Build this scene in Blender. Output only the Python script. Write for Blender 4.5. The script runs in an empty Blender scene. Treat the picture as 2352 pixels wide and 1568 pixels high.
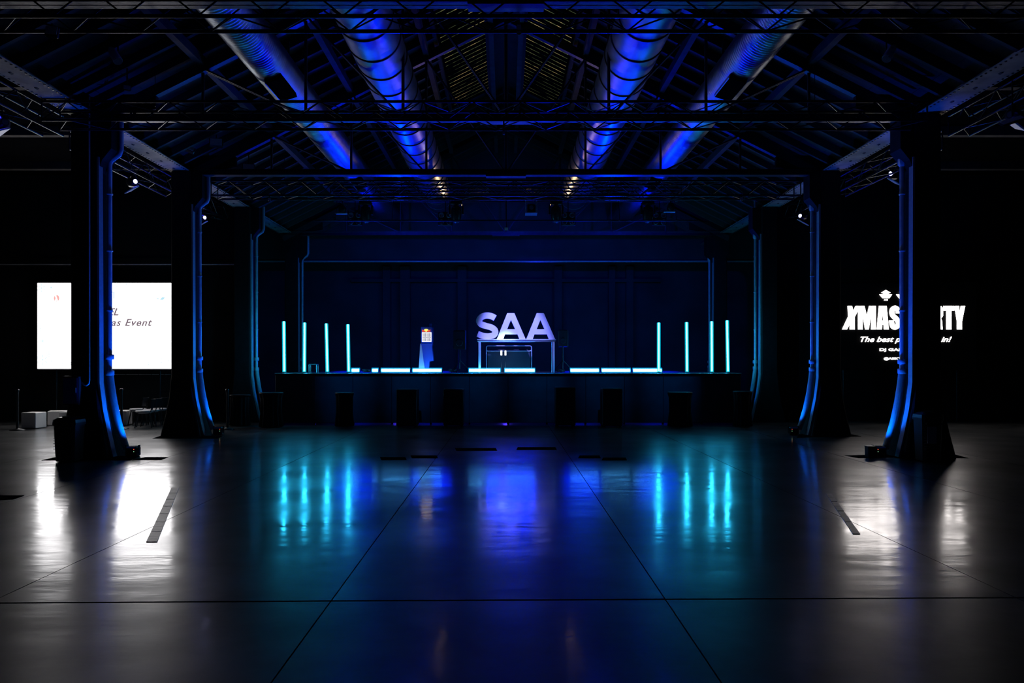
import bpy, bmesh, math, random
from mathutils import Vector, Matrix
random.seed(7)
R = math.radians
PI = math.pi
scene = bpy.context.scene
C = scene.collection

# ------------------------------------------------------------ camera, world, exposure
F = 1700.0; CX = 1162.0; HY = 832.0; EYE = 1.65
cam_d = bpy.data.cameras.new('camera'); cam = bpy.data.objects.new('camera', cam_d); C.objects.link(cam)
cam_d.sensor_width = 36.0; cam_d.lens = F / 2352 * 36.0
cam_d.shift_x = (1176 - CX) / 2352; cam_d.shift_y = (HY - 784) / 2352
cam_d.clip_start = 0.05; cam_d.clip_end = 200
cam.location = (0, 0, EYE); cam.rotation_euler = (R(90), 0, 0)
scene.camera = cam
scene.view_settings.view_transform = 'Standard'
scene.view_settings.look = 'None'
scene.view_settings.gamma = 1.0
scene.view_settings.use_curve_mapping = False
scene.view_settings.exposure = 0.0
w = bpy.data.worlds.new('night'); scene.world = w; w.use_nodes = True
w.node_tree.nodes['Background'].inputs[0].default_value = (0.004, 0.008, 0.03, 1)
w.node_tree.nodes['Background'].inputs[1].default_value = 0.15
scene.cycles.max_bounces = 6
scene.cycles.diffuse_bounces = 2
scene.cycles.glossy_bounces = 3
scene.cycles.transparent_max_bounces = 12
scene.cycles.sample_clamp_indirect = 4.0
scene.cycles.use_light_tree = True

BLUE = (0.02, 0.04, 1.0)
def aim(o, to):
    d = Vector(to) - o.location
    o.rotation_euler = d.to_track_quat('-Z', 'Y').to_euler()
def spot(name, loc, to, power, col=BLUE, angle=60, blend=0.6, radius=0.06):
    l = bpy.data.lights.new(name, 'SPOT'); l.energy = power; l.color = col
    l.spot_size = R(angle); l.spot_blend = blend; l.shadow_soft_size = radius
    o = bpy.data.objects.new(name, l); C.objects.link(o); o.location = loc; aim(o, to)
    return o
def point(name, loc, power, col=BLUE, radius=0.1):
    l = bpy.data.lights.new(name, 'POINT'); l.energy = power; l.color = col; l.shadow_soft_size = radius
    o = bpy.data.objects.new(name, l); C.objects.link(o); o.location = loc
    return o
def px(x, y, z):                       # a point of the hall measured from the photograph at depth z
    return Vector(((x - CX) * z / F, z, EYE + (HY - y) * z / F))

# blue light, partly from added unseen fills, towards the ducts and the hall roof
spot('stage_beam', (0.15, 22.0, 2.35), (0, 10.0, 7.0), 480, (0.0, 0.008, 1.0), 100, 0.8, 0.7)  # added large soft lamp hidden behind the sign, no fixture there
for x in (-5.2, -2.6, 2.6, 5.2):
    spot('stage_floor_wash', (x, 25.6, 2.0), (x * 0.9, 12.0, 8.6), 420, (0.0, 0.01, 1.0), 90, 0.9, 0.8)  # added fills without fixtures, spread blue over the ducts
for sx in (-1, 1):
    spot('roof_beam', (sx * 3.0, 20.9, 5.2), (sx * 3.4, 10.0, 7.6), 850, (0.0, 0.012, 1.0), 42, 0.8, 0.2)
    spot('duct_wash', (sx * 0.6, 12.6, 5.6), (sx * 3.2, 9.5, 7.2), 60, (0.0, 0.012, 1.0), 130, 0.9, 0.3)
    # blue flood lamps of the side trusses
    for zz, p_ in ((11.4, 6), (15.6, 6), (19.2, 5)):
        spot('side_flood', (sx * 7.86, zz, 5.5), (sx * 6.4, zz - 1.2, 0.0), p_, (0.03, 0.03, 1.0), 70, 0.7, 0.05)
    # floor uplights at the foot of the columns
    for zz, p_ in ((13.0, 900), (16.85, 700), (20.7, 120)):
        spot('column_uplight_beam', (sx * 6.42, zz - .05, 0.22), (sx * 6.95, zz + .1, 3.4), p_ * .6, (0.0, 0.04, 1.0), 30, 0.8, 0.04)
        spot('column_foot_beam', (sx * 6.44, zz - .05, 0.22), (sx * 6.9, zz + .1, 1.2), p_ * .16, (0.0, 0.12, 1.0), 80, 0.9, 0.04)
# key on the letters of the sign and blue wash on the rear wall
spot('sign_key', (-0.5, 16.6, 5.45), (0.2, 20.2, 2.5), 3000, (0.18, 0.19, 1.0), 26, 0.6)
spot('sign_key_white', (-0.2, 16.9, 5.45), (0.0, 20.2, 2.22), 3400, (0.5, 0.95, 1.0), 9, 1.0)
spot('cooler_key', (-2.4, 17.0, 5.4), (-2.25, 20.5, 1.9), 500, (0.25, 0.3, 1.0), 14, 0.6)  # added spot that brightens the cooler and its stand
spot('wall_uplight_beam', px(1235, 655, 26.6), px(1235, 600, 27.2), 30, (0.01, 0.02, 1.0), 110, 0.9, 0.03)
for x in (-3.5, 0.3, 4.0):
    spot('rear_wash', (x, 21.2, 5.45), (x * 0.9, 28.5, 3.5), 200, (0.004, 0.02, 1.0), 110, 0.8)
for x in (-3.0, 0.0, 3.0):
    point('under_stage_glow', (x, 20.6, 0.30), 14, (0.06, 0.03, 1.0), 0.05)
for x in (-4.2, -2.5, -0.8, 0.9, 2.6, 4.3):
    spot('edge_wash', (x, 17.25, 5.4), (x, 19.62, 1.60), 1000, (0.0, 0.16, 0.65), 24, 1.0, 0.05)  # added cyan spots imitating the glow of the bars on the skirt
for sx in (-1, 1):
    spot('warm_work_lamp_beam', (sx * 0.7, 26.0, 6.2), (sx * 2.0, 19.0, 7.3), 110, (1.0, 0.62, 0.3), 28, 0.8, 0.08)

# ------------------------------------------------------------ materials
def nodes(m):
    m.use_nodes = True
    nt = m.node_tree
    return nt, nt.nodes['Principled BSDF']
def mat(name, col, rough=0.5, metal=0.0, noise=0.0, nscale=8.0, bump=0.0, bscale=40.0, spec=None):
    m = bpy.data.materials.new(name); nt, b = nodes(m)
    b.inputs['Roughness'].default_value = rough; b.inputs['Metallic'].default_value = metal
    if spec is not None: b.inputs['Specular IOR Level'].default_value = spec
    tc = nt.nodes.new('ShaderNodeTexCoord')
    n = nt.nodes.new('ShaderNodeTexNoise'); n.inputs['Scale'].default_value = nscale; n.inputs['Detail'].default_value = 4
    nt.links.new(tc.outputs['Object'], n.inputs['Vector'])
    r = nt.nodes.new('ShaderNodeValToRGB')
    k = max(0.0, 1 - noise)
    r.color_ramp.elements[0].position = 0.3; r.color_ramp.elements[1].position = 0.7
    r.color_ramp.elements[0].color = (col[0] * k, col[1] * k, col[2] * k, 1)
    r.color_ramp.elements[1].color = (col[0], col[1], col[2], 1)
    nt.links.new(n.outputs['Fac'], r.inputs['Fac']); nt.links.new(r.outputs['Color'], b.inputs['Base Color'])
    if bump:
        n2 = nt.nodes.new('ShaderNodeTexNoise'); n2.inputs['Scale'].default_value = bscale
        nt.links.new(tc.outputs['Object'], n2.inputs['Vector'])
        bp = nt.nodes.new('ShaderNodeBump'); bp.inputs['Strength'].default_value = bump; bp.inputs['Distance'].default_value = 0.02
        nt.links.new(n2.outputs['Fac'], bp.inputs['Height']); nt.links.new(bp.outputs['Normal'], b.inputs['Normal'])
    return m
def emit(name, col, strength):
    m = bpy.data.materials.new(name); m.use_nodes = True; nt = m.node_tree
    nt.nodes.remove(nt.nodes['Principled BSDF'])
    e = nt.nodes.new('ShaderNodeEmission'); e.inputs[0].default_value = (*col, 1); e.inputs[1].default_value = strength
    nt.links.new(e.outputs[0], nt.nodes['Material Output'].inputs[0])
    return m

M = {}
M['truss'] = mat('black_truss', (0.055, 0.06, 0.07), 0.28, 0.9, 0.3, 20)
M['steel'] = mat('roof_steel', (0.10, 0.10, 0.11), 0.45, 0.6, 0.4, 6, 0.15)
M['duct'] = mat('galvanised_duct', (0.42, 0.47, 0.54), 0.38, 1.0, 0.25, 5, 0.25, 6)
M['pipe'] = mat('galvanised_pipe', (0.6, 0.6, 0.62), 0.33, 0.25, 0.2, 12)
M['column'] = mat('painted_cast_column', (0.016, 0.017, 0.02), 0.8, 0.0, 0.4, 5, 0.3, 14, 0.15)
M['girder'] = mat('riveted_girder_paint', (0.50, 0.42, 0.33), 0.7, 0.0, 0.45, 3, 0.2, 40, 0.2)
M['wood'] = mat('roof_boards', (0.06, 0.05, 0.045), 0.85, 0.0, 0.5, 3, 0.3, 12)
M['joist'] = mat('roof_joists', (0.10, 0.085, 0.075), 0.8, 0.0, 0.5, 4, 0.2)
M['wall'] = mat('dark_plaster', (0.05, 0.055, 0.065), 0.8, 0.0, 0.5, 0.8, 0.4, 3)
M['wall_black'] = mat('black_partition', (0.018, 0.02, 0.023), 0.9, 0.0, 0.3, 1.5, 0.2, 5, 0.08)
M['soot'] = mat('sooty_ceiling', (0.005, 0.005, 0.006), 0.95, 0.0, 0.3, 1.5, 0.2, 5, 0.0)  # even near-black matte for aisle ceilings, slats and grilles
M['black'] = mat('black_plastic', (0.02, 0.02, 0.023), 0.35, 0.0, 0.2, 10)
M['fixture'] = mat('fixture_casing', (0.03, 0.03, 0.035), 0.3, 0.3, 0.2, 10)
M['panel'] = mat('pale_flood_panel', (0.8, 0.82, 0.86), 0.4, 0.0, 0.1, 10)
M['stage'] = mat('stage_skirt', (0.035, 0.045, 0.055), 0.6, 0.0, 0.4, 2.5, 0.4, 4)
M['deck'] = mat('stage_deck', (0.03, 0.03, 0.035), 0.5, 0.0, 0.3, 3)
M['white'] = mat('white_cube_laminate', (0.82, 0.80, 0.79), 0.5, 0.0, 0.08, 4)
M['sign'] = mat('white_sign_board', (0.9, 0.9, 0.92), 0.5, 0.0, 0.05, 4)
M['alu'] = mat('satin_aluminium', (0.75, 0.75, 0.8), 0.3, 0.9, 0.1, 15)
M['blue_panel'] = mat('blue_stand_board', (0.05, 0.12, 0.55), 0.45, 0.0, 0.1, 6)
M['silver'] = mat('silver_board', (0.55, 0.56, 0.66), 0.4, 0.3, 0.1, 6)
M['lens'] = mat('glass_lens', (0.35, 0.4, 0.5), 0.08, 0.7, 0.1, 30)
M['plate'] = mat('dark_floor_plate', (0.01, 0.01, 0.011), 1.0, 0.0, 0.3, 20, 0.2, 40, 0.0)
M['strip_metal'] = mat('worn_metal_strip', (0.13, 0.13, 0.13), 0.42, 0.0, 0.8, 9)
M['label'] = mat('pale_paper', (0.5, 0.52, 0.58), 0.6, 0.0, 0.1, 10)
M['hose'] = mat('ribbed_hose', (0.45, 0.46, 0.5), 0.45, 0.0, 0.2, 20)
M['screen_white'] = emit('led_wall_white', (1.0, 0.975, 0.985), 5.0)
M['ink_dark'] = emit('led_wall_dark_ink', (0.22, 0.17, 0.2), 1.0)
M['ink_blue'] = emit('led_wall_blue_ink', (0.28, 0.55, 0.9), 1.0)
M['ink_pale'] = emit('led_wall_pale_ink', (0.78, 0.92, 0.98), 1.0)
M['ink_cyan'] = emit('led_wall_cyan_ink', (0.5, 0.82, 0.95), 1.0)
M['ink_red'] = emit('led_wall_red_ink', (1.0, 0.45, 0.42), 1.0)
M['led_text'] = emit('led_wall_lettering', (1.0, 0.93, 0.90), 8.0)
M['tube'] = emit('led_tube_core', (0.02, 0.46, 0.85), 60)
M['strip'] = emit('led_strip_core', (0.06, 0.38, 1.0), 30)
M['lamp_blue'] = emit('blue_lamp_face', (0.5, 0.5, 1.0), 6)
M['led_red'] = emit('red_indicator', (1.0, 0.12, 0.06), 1.2)
M['led_green'] = emit('green_indicator', (0.4, 1.0, 0.5), 1.2)
M['fridge_light'] = emit('fridge_glow', (1.0, 0.95, 0.95), 1.6)
M['fridge_red'] = emit('lit_red_mark', (1.0, 0.09, 0.03), 1.0)
M['fridge_yellow'] = emit('lit_yellow_mark', (1.0, 0.75, 0.15), 1.3)
M['fridge_can'] = mat('drink_can', (0.12, 0.13, 0.25), 0.35, 0.5)
M['white_lamp'] = emit('booth_lamp', (0.85, 0.92, 1.0), 1.6)

def halo_shell(name, col, s):              # added shell imitating the bloom halo of a tube: part clear, part glowing
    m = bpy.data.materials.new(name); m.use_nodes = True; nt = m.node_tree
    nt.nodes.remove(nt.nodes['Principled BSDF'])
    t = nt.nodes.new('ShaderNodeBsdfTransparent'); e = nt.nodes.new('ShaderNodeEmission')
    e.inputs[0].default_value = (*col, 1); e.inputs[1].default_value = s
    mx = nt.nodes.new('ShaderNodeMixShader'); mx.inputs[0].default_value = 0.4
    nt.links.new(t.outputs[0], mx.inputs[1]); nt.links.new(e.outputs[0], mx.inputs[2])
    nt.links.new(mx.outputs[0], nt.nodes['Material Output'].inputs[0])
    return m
M['tube_sleeve'] = halo_shell('tube_diffuser', (0.0, 0.5, 0.7), 1.3)
M['strip_sleeve'] = halo_shell('strip_diffuser', (0.0, 0.38, 0.85), 1.3)

def floor_mat():
    m = bpy.data.materials.new('polished_concrete'); nt, b = nodes(m); L = nt.links.new
    g = nt.nodes.new('ShaderNodeNewGeometry')
    def nz(scale, detail=5, sx=1.0, sy=1.0, rough=0.55):
        mp = nt.nodes.new('ShaderNodeMapping'); mp.inputs['Scale'].default_value = (sx, sy, 1)
        n = nt.nodes.new('ShaderNodeTexNoise'); n.inputs['Scale'].default_value = scale
        n.inputs['Detail'].default_value = detail; n.inputs['Roughness'].default_value = rough
        L(g.outputs['Position'], mp.inputs['Vector']); L(mp.outputs['Vector'], n.inputs['Vector']); return n
    a = nz(0.9, 8)
    r = nt.nodes.new('ShaderNodeValToRGB'); r.color_ramp.elements[0].position = 0.35; r.color_ramp.elements[1].position = 0.68
    r.color_ramp.elements[0].color = (0.03, 0.031, 0.034, 1); r.color_ramp.elements[1].color = (0.16, 0.16, 0.155, 1)
    L(a.outputs['Fac'], r.inputs['Fac']); L(r.outputs['Color'], b.inputs['Base Color'])
    c = nz(0.75, 7, 0.8, 1.3, 0.65)
    r2 = nt.nodes.new('ShaderNodeMapRange'); r2.inputs['From Min'].default_value = 0.35; r2.inputs['From Max'].default_value = 0.7
    r2.inputs['To Min'].default_value = 0.06; r2.inputs['To Max'].default_value = 0.24
    L(c.outputs['Fac'], r2.inputs['Value']); L(r2.outputs['Result'], b.inputs['Coat Roughness'])
    b.inputs['Coat Weight'].default_value = 0.8; b.inputs['Roughness'].default_value = 0.32; b.inputs['Specular IOR Level'].default_value = 0.3; b.inputs['Coat IOR'].default_value = 1.45
    d = nz(2.0, 4, 0.5, 1.6, 0.5); e = nz(9, 5, .5, 1.6)
    b1 = nt.nodes.new('ShaderNodeBump'); b1.inputs['Strength'].default_value = 0.38; b1.inputs['Distance'].default_value = 0.010
    b2 = nt.nodes.new('ShaderNodeBump'); b2.inputs['Strength'].default_value = 0.10; b2.inputs['Distance'].default_value = 0.004
    L(d.outputs['Fac'], b1.inputs['Height']); L(e.outputs['Fac'], b2.inputs['Height'])
    L(b1.outputs['Normal'], b2.inputs['Normal']); L(b2.outputs['Normal'], b.inputs['Normal']); L(b2.outputs['Normal'], b.inputs['Coat Normal'])
    b.inputs['IOR'].default_value = 1.5
    return m
M['floor'] = floor_mat()

def skylight_mat():
    m = bpy.data.materials.new('dirty_lit_skylight'); m.use_nodes = True; nt = m.node_tree; L = nt.links.new
    nt.nodes.remove(nt.nodes['Principled BSDF'])
    g = nt.nodes.new('ShaderNodeNewGeometry'); n = nt.nodes.new('ShaderNodeTexNoise')
    n.inputs['Scale'].default_value = 1.6; n.inputs['Detail'].default_value = 6; n.inputs['Roughness'].default_value = .7
    L(g.outputs['Position'], n.inputs['Vector'])
    r = nt.nodes.new('ShaderNodeValToRGB'); cr = r.color_ramp
    cr.elements[0].position = 0.42; cr.elements[0].color = (0.0, 0.001, 0.002, 1)
    cr.elements[1].position = 0.62; cr.elements[1].color = (0.34, 0.24, 0.10, 1)
    k = cr.elements.new(0.53); k.color = (0.06, 0.075, 0.035, 1)
    L(n.outputs['Fac'], r.inputs['Fac'])
    e = nt.nodes.new('ShaderNodeEmission'); e.inputs[1].default_value = 1.3
    L(r.outputs['Color'], e.inputs[0]); L(e.outputs[0], nt.nodes['Material Output'].inputs[0])
    return m
M['skylight'] = skylight_mat()

# ------------------------------------------------------------ mesh helpers
class MB:
    def __init__(s): s.v = []; s.f = []; s.sm = []
    def add(s, vs, fs, smooth=False):
        o = len(s.v); s.v += [tuple(v) for v in vs]; s.f += [tuple(i + o for i in f) for f in fs]; s.sm += [smooth] * len(fs); return s
    def box(s, x0, x1, y0, y1, z0, z1):
        return s.add([(x0,y0,z0),(x1,y0,z0),(x1,y1,z0),(x0,y1,z0),(x0,y0,z1),(x1,y0,z1),(x1,y1,z1),(x0,y1,z1)],
              [(0,3,2,1),(4,5,6,7),(0,1,5,4),(1,2,6,5),(2,3,7,6),(3,0,4,7)])
    def bbox(s, x0, x1, y0, y1, z0, z1, b=0.01):      # box with chamfered edges
        vs = []
        for z, i in ((z0, b), (z0 + b, 0), (z1 - b, 0), (z1, b)):
            xa, xb, ya, yb = x0 + i, x1 - i, y0 + i, y1 - i; c = b
            vs += [(xa+c,ya,z),(xb-c,ya,z),(xb,ya+c,z),(xb,yb-c,z),(xb-c,yb,z),(xa+c,yb,z),(xa,yb-c,z),(xa,ya+c,z)]
        fs = [tuple(range(7,-1,-1)), tuple(range(24,32))]
        for k in range(3):
            for i in range(8): fs.append((k*8+i, k*8+(i+1)%8, k*8+8+(i+1)%8, k*8+8+i))
        return s.add(vs, fs)
    def tube(s, p0, p1, r, n=8, r2=None, cap=True):
        p0, p1 = Vector(p0), Vector(p1); d = (p1 - p0).normalized()
        a = d.orthogonal().normalized(); b = d.cross(a); r2 = r if r2 is None else r2
        vs = [p0 + (a*math.cos(2*PI*i/n) + b*math.sin(2*PI*i/n))*r for i in range(n)] + [p1 + (a*math.cos(2*PI*i/n) + b*math.sin(2*PI*i/n))*r2 for i in range(n)]
        fs = [(i, (i+1)%n, n+(i+1)%n, n+i) for i in range(n)]
        s.add(vs, fs, True)
        if cap: s.add(vs, [tuple(range(n-1,-1,-1)), tuple(range(n, 2*n))])
        return s
    def path(s, pts, r, n=8, rib=None):               # swept tube; rib = radius per point
        pts = [Vector(p) for p in pts]; vs = []; a = None
        for i, p in enumerate(pts):
            d = (pts[min(i+1, len(pts)-1)] - pts[max(i-1, 0)]).normalized()
            if a is None: a = d.orthogonal().normalized()
            a = (a - d*a.dot(d)).normalized(); b = d.cross(a)
            rr = rib[i] if rib else r
            vs += [p + (a*math.cos(2*PI*k/n) + b*math.sin(2*PI*k/n))*rr for k in range(n)]
        fs = [(i*n+k, i*n+(k+1)%n, (i+1)*n+(k+1)%n, (i+1)*n+k) for i in range(len(pts)-1) for k in range(n)]
        s.add(vs, fs, True); m_ = len(pts)-1
        s.add(vs, [tuple(range(n-1,-1,-1)), tuple(m_*n+k for k in range(n))]); return s
    def lathe(s, prof, c=(0,0,0), n=20, axis='Z'):
        vs = []
        for r, h in prof:
            for k in range(n):
                x, y = r*math.cos(2*PI*k/n), r*math.sin(2*PI*k/n)
                v = (x, y, h) if axis == 'Z' else ((x, h, y) if axis == 'Y' else (h, x, y))
                vs.append((v[0]+c[0], v[1]+c[1], v[2]+c[2]))
        fs = [(i*n+k, i*n+(k+1)%n, (i+1)*n+(k+1)%n, (i+1)*n+k) for i in range(len(prof)-1) for k in range(n)]
        s.add(vs, fs, True); m_ = len(prof)-1
        s.add(vs, [tuple(range(n-1,-1,-1)), tuple(m_*n+k for k in range(n))]); return s
    def loft(s, rings):                               # rings of equal length lists
        n = len(rings[0]); vs = [p for r in rings for p in r]
        fs = [(i*n+k, i*n+(k+1)%n, (i+1)*n+(k+1)%n, (i+1)*n+k) for i in range(len(rings)-1) for k in range(n)]
        fs += [tuple(range(n-1,-1,-1)), tuple((len(rings)-1)*n+k for k in range(n))]
        return s.add(vs, fs)
    def prism(s, poly, y0, y1):                       # poly of (x, z) pulled along y
        n = len(poly); vs = [(x, y0, z) for x, z in poly] + [(x, y1, z) for x, z in poly]
        return s.add(vs, [tuple(range(n)), tuple(range(2*n-1, n-1, -1))] + [(i, n+i, n+(i+1)%n, (i+1)%n) for i in range(n)])
    def mesh(s, name, material):
        me = bpy.data.meshes.new(name); me.from_pydata(s.v, [], s.f); me.polygons.foreach_set('use_smooth', s.sm)
        bm = bmesh.new(); bm.from_mesh(me); bmesh.ops.recalc_face_normals(bm, faces=bm.faces); bm.to_mesh(me); bm.free()
        me.materials.append(material); me.update(); return me
    def build(s, name, material, parent=None, loc=None):
        o = bpy.data.objects.new(name, s.mesh(name, material)); C.objects.link(o)
        if parent is not None: o.parent = parent
        if loc is not None: o.location = loc
        return o
def tag(o, label=None, cat=None, group=None, kind=None):
    if label: o['label'] = label
    if cat: o['category'] = cat
    if group: o['group'] = group
    if kind: o['kind'] = kind
    return o
def thing(name, label, cat, loc=(0,0,0), rz=0, group=None, kind=None):
    o = bpy.data.objects.new(name, None); C.objects.link(o); o.location = loc; o.rotation_euler = (0,0,rz)
    o.empty_display_size = 0.2
    return tag(o, label, cat, group, kind)
def inst(name, me, parent, mtx):
    o = bpy.data.objects.new(name, me); C.objects.link(o); o.parent = parent; o.matrix_basis = mtx; return o
UNIT = {}
def bar(name, p0, p1, r, material, parent, n=6, square=False):   # one bar object sharing unit mesh data
    key = (material.name, n, square)
    if key not in UNIT:
        if square: UNIT[key] = MB().box(-1,1,-1,1,0,1).mesh('bar', material)
        else: UNIT[key] = MB().tube((0,0,0),(0,0,1),1,n).mesh('bar', material)
    p0, p1 = Vector(p0), Vector(p1); d = p1 - p0
    rx, ry = (r, r) if not isinstance(r, tuple) else r
    q = d.to_track_quat('Z', 'Y')
    return inst(name, UNIT[key], parent, Matrix.LocRotScale(p0, q, Vector((rx, ry, d.length))))
def outline(name, splines, material, parent, extrude, mtx):     # filled 2D outline with holes, given thickness
    cu = bpy.data.curves.new(name, 'CURVE'); cu.dimensions = '2D'; cu.fill_mode = 'BOTH'; cu.extrude = extrude / 2
    for pts in splines:
        sp = cu.splines.new('POLY'); sp.points.add(len(pts) - 1)
        for p, q in zip(sp.points, pts): p.co = (q[0], q[1], 0, 1)
        sp.use_cyclic_u = True
    t = bpy.data.objects.new(name, cu); C.objects.link(t)
    me = bpy.data.meshes.new_from_object(t); bpy.data.objects.remove(t); bpy.data.curves.remove(cu)
    me.materials.clear(); me.materials.append(material)
    o = bpy.data.objects.new(name, me); C.objects.link(o); o.parent = parent; o.matrix_basis = mtx; return o
def lettering(name, text, material, parent, mtx, size, width=None, shear=0.0, bold=0.0, extrude=0.004, align='LEFT', space=1.0):
    cu = bpy.data.curves.new(name, 'FONT'); cu.body = text; cu.size = size; cu.shear = shear; cu.offset = bold
    cu.extrude = extrude; cu.align_x = align; cu.space_character = space; cu.resolution_u = 4
    t = bpy.data.objects.new(name, cu); C.objects.link(t); bpy.context.view_layer.update()
    me = bpy.data.meshes.new_from_object(t); bpy.data.objects.remove(t); bpy.data.curves.remove(cu)
    if width:
        xs = [v.co.x for v in me.vertices]; x0, x1 = min(xs), max(xs); k = width / (x1 - x0)
        for v in me.vertices: v.co.x = (v.co.x - (x0 if align == 'LEFT' else (x0 + x1) / 2)) * k
    me.materials.clear(); me.materials.append(material)
    o = bpy.data.objects.new(name, me); C.objects.link(o); o.parent = parent; o.matrix_basis = mtx; return o
UP = Matrix.Rotation(R(90), 4, 'X')                   # stands a flat outline up, facing the camera
def at(x, y, z): return Matrix.Translation((x, y, z)) @ UP
def stroke(pts, wd, close=3):                         # outline of a thick smooth line through pts
    P = [Vector(p) for p in pts]; Q = []
    for i in range(len(P) - 1):
        a, b, c, d = P[max(i-1,0)], P[i], P[i+1], P[min(i+2,len(P)-1)]
        for k in range(close):
            t = k / close
            Q.append(0.5*((2*b)+(c-a)*t+(2*a-5*b+4*c-d)*t*t+(3*b-a-3*c+d)*t**3))
    Q.append(P[-1]); A = []; B = []
    for i, q in enumerate(Q):
        d = (Q[min(i+1,len(Q)-1)] - Q[max(i-1,0)]).normalized(); n_ = Vector((-d.y, d.x)) * wd / 2
        A.append(q + n_); B.append(q - n_)
    return A + B[::-1]

# ------------------------------------------------------------ setting
fl = thing('floor', None, None, kind='structure')
MB().box(-15, 15, -5, 31, -0.25, -0.03).build('floor_base', M['plate'], fl)
xs = [-15, -8.25, -5.9, -3.55, -1.21, 1.11, 3.58, 5.9, 8.25, 15]
jy = lambda x: 5.14 - 0.02 * abs(x + .3) if x < 0 else 5.14 + 0.015 * x
for (ya, yb) in ((-5, None), (None, 31)):
    for i in range(len(xs) - 1):
        g = 0.0045; x0, x1 = xs[i] + g, xs[i+1] - g
        if yb is None: yy = [-5, -5, jy(x1) - .014, jy(x0) - .014]
        else: yy = [jy(x0) + .014, jy(x1) + .014, 31, 31]
        b_ = [(x0, yy[0]), (x1, yy[1]), (x1, yy[2]), (x0, yy[3])]
        MB().loft([[(x, y, -0.029) for x, y in b_], [(x, y, 0.0) for x, y in b_]]).build('slab', M['floor'], fl)

st = lambda o: tag(o, kind='structure')
st(MB().box(-15.2, -15, -5, 31, 0, 7).build('wall_left', M['wall']))
st(MB().box(15, 15.2, -5, 31, 0, 7).build('wall_right', M['wall']))
st(MB().box(-15, 15, -5.2, -5, 0, 11).build('wall_front', M['wall']))
st(MB().prism([(-15,0),(15,0),(15,7),(7.5,7),(0,10.3),(-7.5,7),(-15,7)], 31, 31.2).build('wall_back', M['wall']))
for s, nm in ((-1, 'left'), (1, 'right')):
    xa, xb = sorted((s * 15, s * 7.35))
    st(MB().box(xa, xb, 20.75, 20.9, 0, 6.9).build('wall_%s_partition' % nm, M['wall_black']))
# lintel wall over the rear recess, with its ledge pipe and pilasters
hl = px(0, 601, 27).z
st(MB().prism([(-10, hl), (10, hl), (10, 7), (7.5, 7), (0, 10.2), (-7.5, 7), (-10, 7)], 27.0, 27.3).build('wall_back_upper', M['wall']))
lg = thing('ledge_pipe', 'long horizontal pipe across the upper rear wall above the stage', 'pipe', (0, 26.9, hl))
MB().tube((-9.6, 0, 0), (9.6, 0, 0), 0.035, 10).build('pipe', M['pipe'], lg)
for k in range(9): MB().box(-0.02, 0.02, 0, 0.1, -0.04, 0.04).build('bracket', M['steel'], lg, (-8.8 + 2.2*k, 0, 0))
lw = st(MB().box(-10, 10, 29.0, 29.2, 0, 5.6).build('wall_back_lower', M['wall']))
for x0, x1 in ((878, 897), (918, 942), (1050, 1072), (1272, 1292), (1398, 1414), (1438, 1456)):
    a, b_ = px(x0, 0, 28.8).x, px(x1, 0, 28.8).x
    MB().bbox(a, b_, 28.75, 29.0, 0, 5.4, 0.03).build('pilaster', M['wall'], lw)
MB().box(-6, 6, 28.7, 29.0, px(0, 640, 28.7).z - 0.12, px(0, 640, 28.7).z).build('ledge', M['wall'], lw)

# roof: two boarded slopes, joists, purlins; flat aisle ceilings
RH = lambda x: EYE + 7.85 - 0.5 * abs(x)              # underside height of the rafters
ce = thing('ceiling', None, None, kind='structure')
for s in (-1, 1):
    for k in range(15):                                # boarding, one wide strip per half metre of slope; skylight gap near the ridge
        x0, x1 = k * 0.5 * s, (k * 0.5 + 0.493) * s
        z0, z1 = RH(x0) + 0.28, RH(x1) + 0.28
        segs = [(-5, 31)]
        if k in (1, 2): segs = [(-5, 4.2), (8.0, 15.4), (21.4, 31)]
        for ya, yb in segs:
            vs = [(x0, z0), (x1, z1), (x1, z1 + 0.03), (x0, z0 + 0.03)]
            MB().prism(vs, ya, yb).build('board', M['wood'], ce)
    jm = None
    for k in range(60):
        y = -4 + 0.6 * k
        if 15.6 < y < 21.3:
            xs_ = [(1.6, 7.4)]
        else: xs_ = [(0.1, 7.4)]
        for xa, xb in xs_:
            bar('joist', (s*xa, y, RH(xa) + 0.2), (s*xb, y, RH(xb) + 0.2), (0.035, 0.075), M['joist'], ce, square=True)
    for x in (0.35, 1.8, 3.5, 5.3):
        MB().box(-0.06, 0.06, -5, 31, -0.16, 0).build('purlin', M['joist'], ce, (s*x, 0, RH(x) + 0.12))
    xa, xb = sorted((s*7.4, s*15))
    MB().box(xa, xb, -5, 31, 6.95, 7.05).build('aisle_ceiling', M['soot'], ce)
    for k in range(8):
        MB().box(xa, xb, -0.08, 0.08, -0.2, 0).build('aisle_joist', M['joist'], ce, (0, 8 + 2.9*k, 6.95))
# louvred skylights each side of the ridge
for s, nm in ((-1, 'left'), (1, 'right')):
    sk = thing('skylight', 'louvred skylight with glowing slits on the %s slope beside the ridge' % nm, 'skylight', (0, 0, 0), group='roof skylights')
    tz = lambda x: RH(x) + 0.36
    MB().prism([(s*.45, tz(.45)), (s*1.55, tz(1.55)), (s*1.55, tz(1.55)+.02), (s*.45, tz(.45)+.02)], 15.3, 21.5).build('pane', M['skylight'], sk)
    for k in range(26):
        y = 15.5 + k * 0.23
        bar('slat', (s*.48, y, tz(.48) - 0.12), (s*1.55, y, tz(1.55) - 0.12), (0.075, 0.012), M['soot'], sk, square=True)
    for x in (.45, 1.58):
        MB().box(-0.04, 0.04, 15.3, 21.5, -0.22, 0.06).build('frame', M['wood'], sk, (s*x, 0, tz(x) - 0.02))

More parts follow.
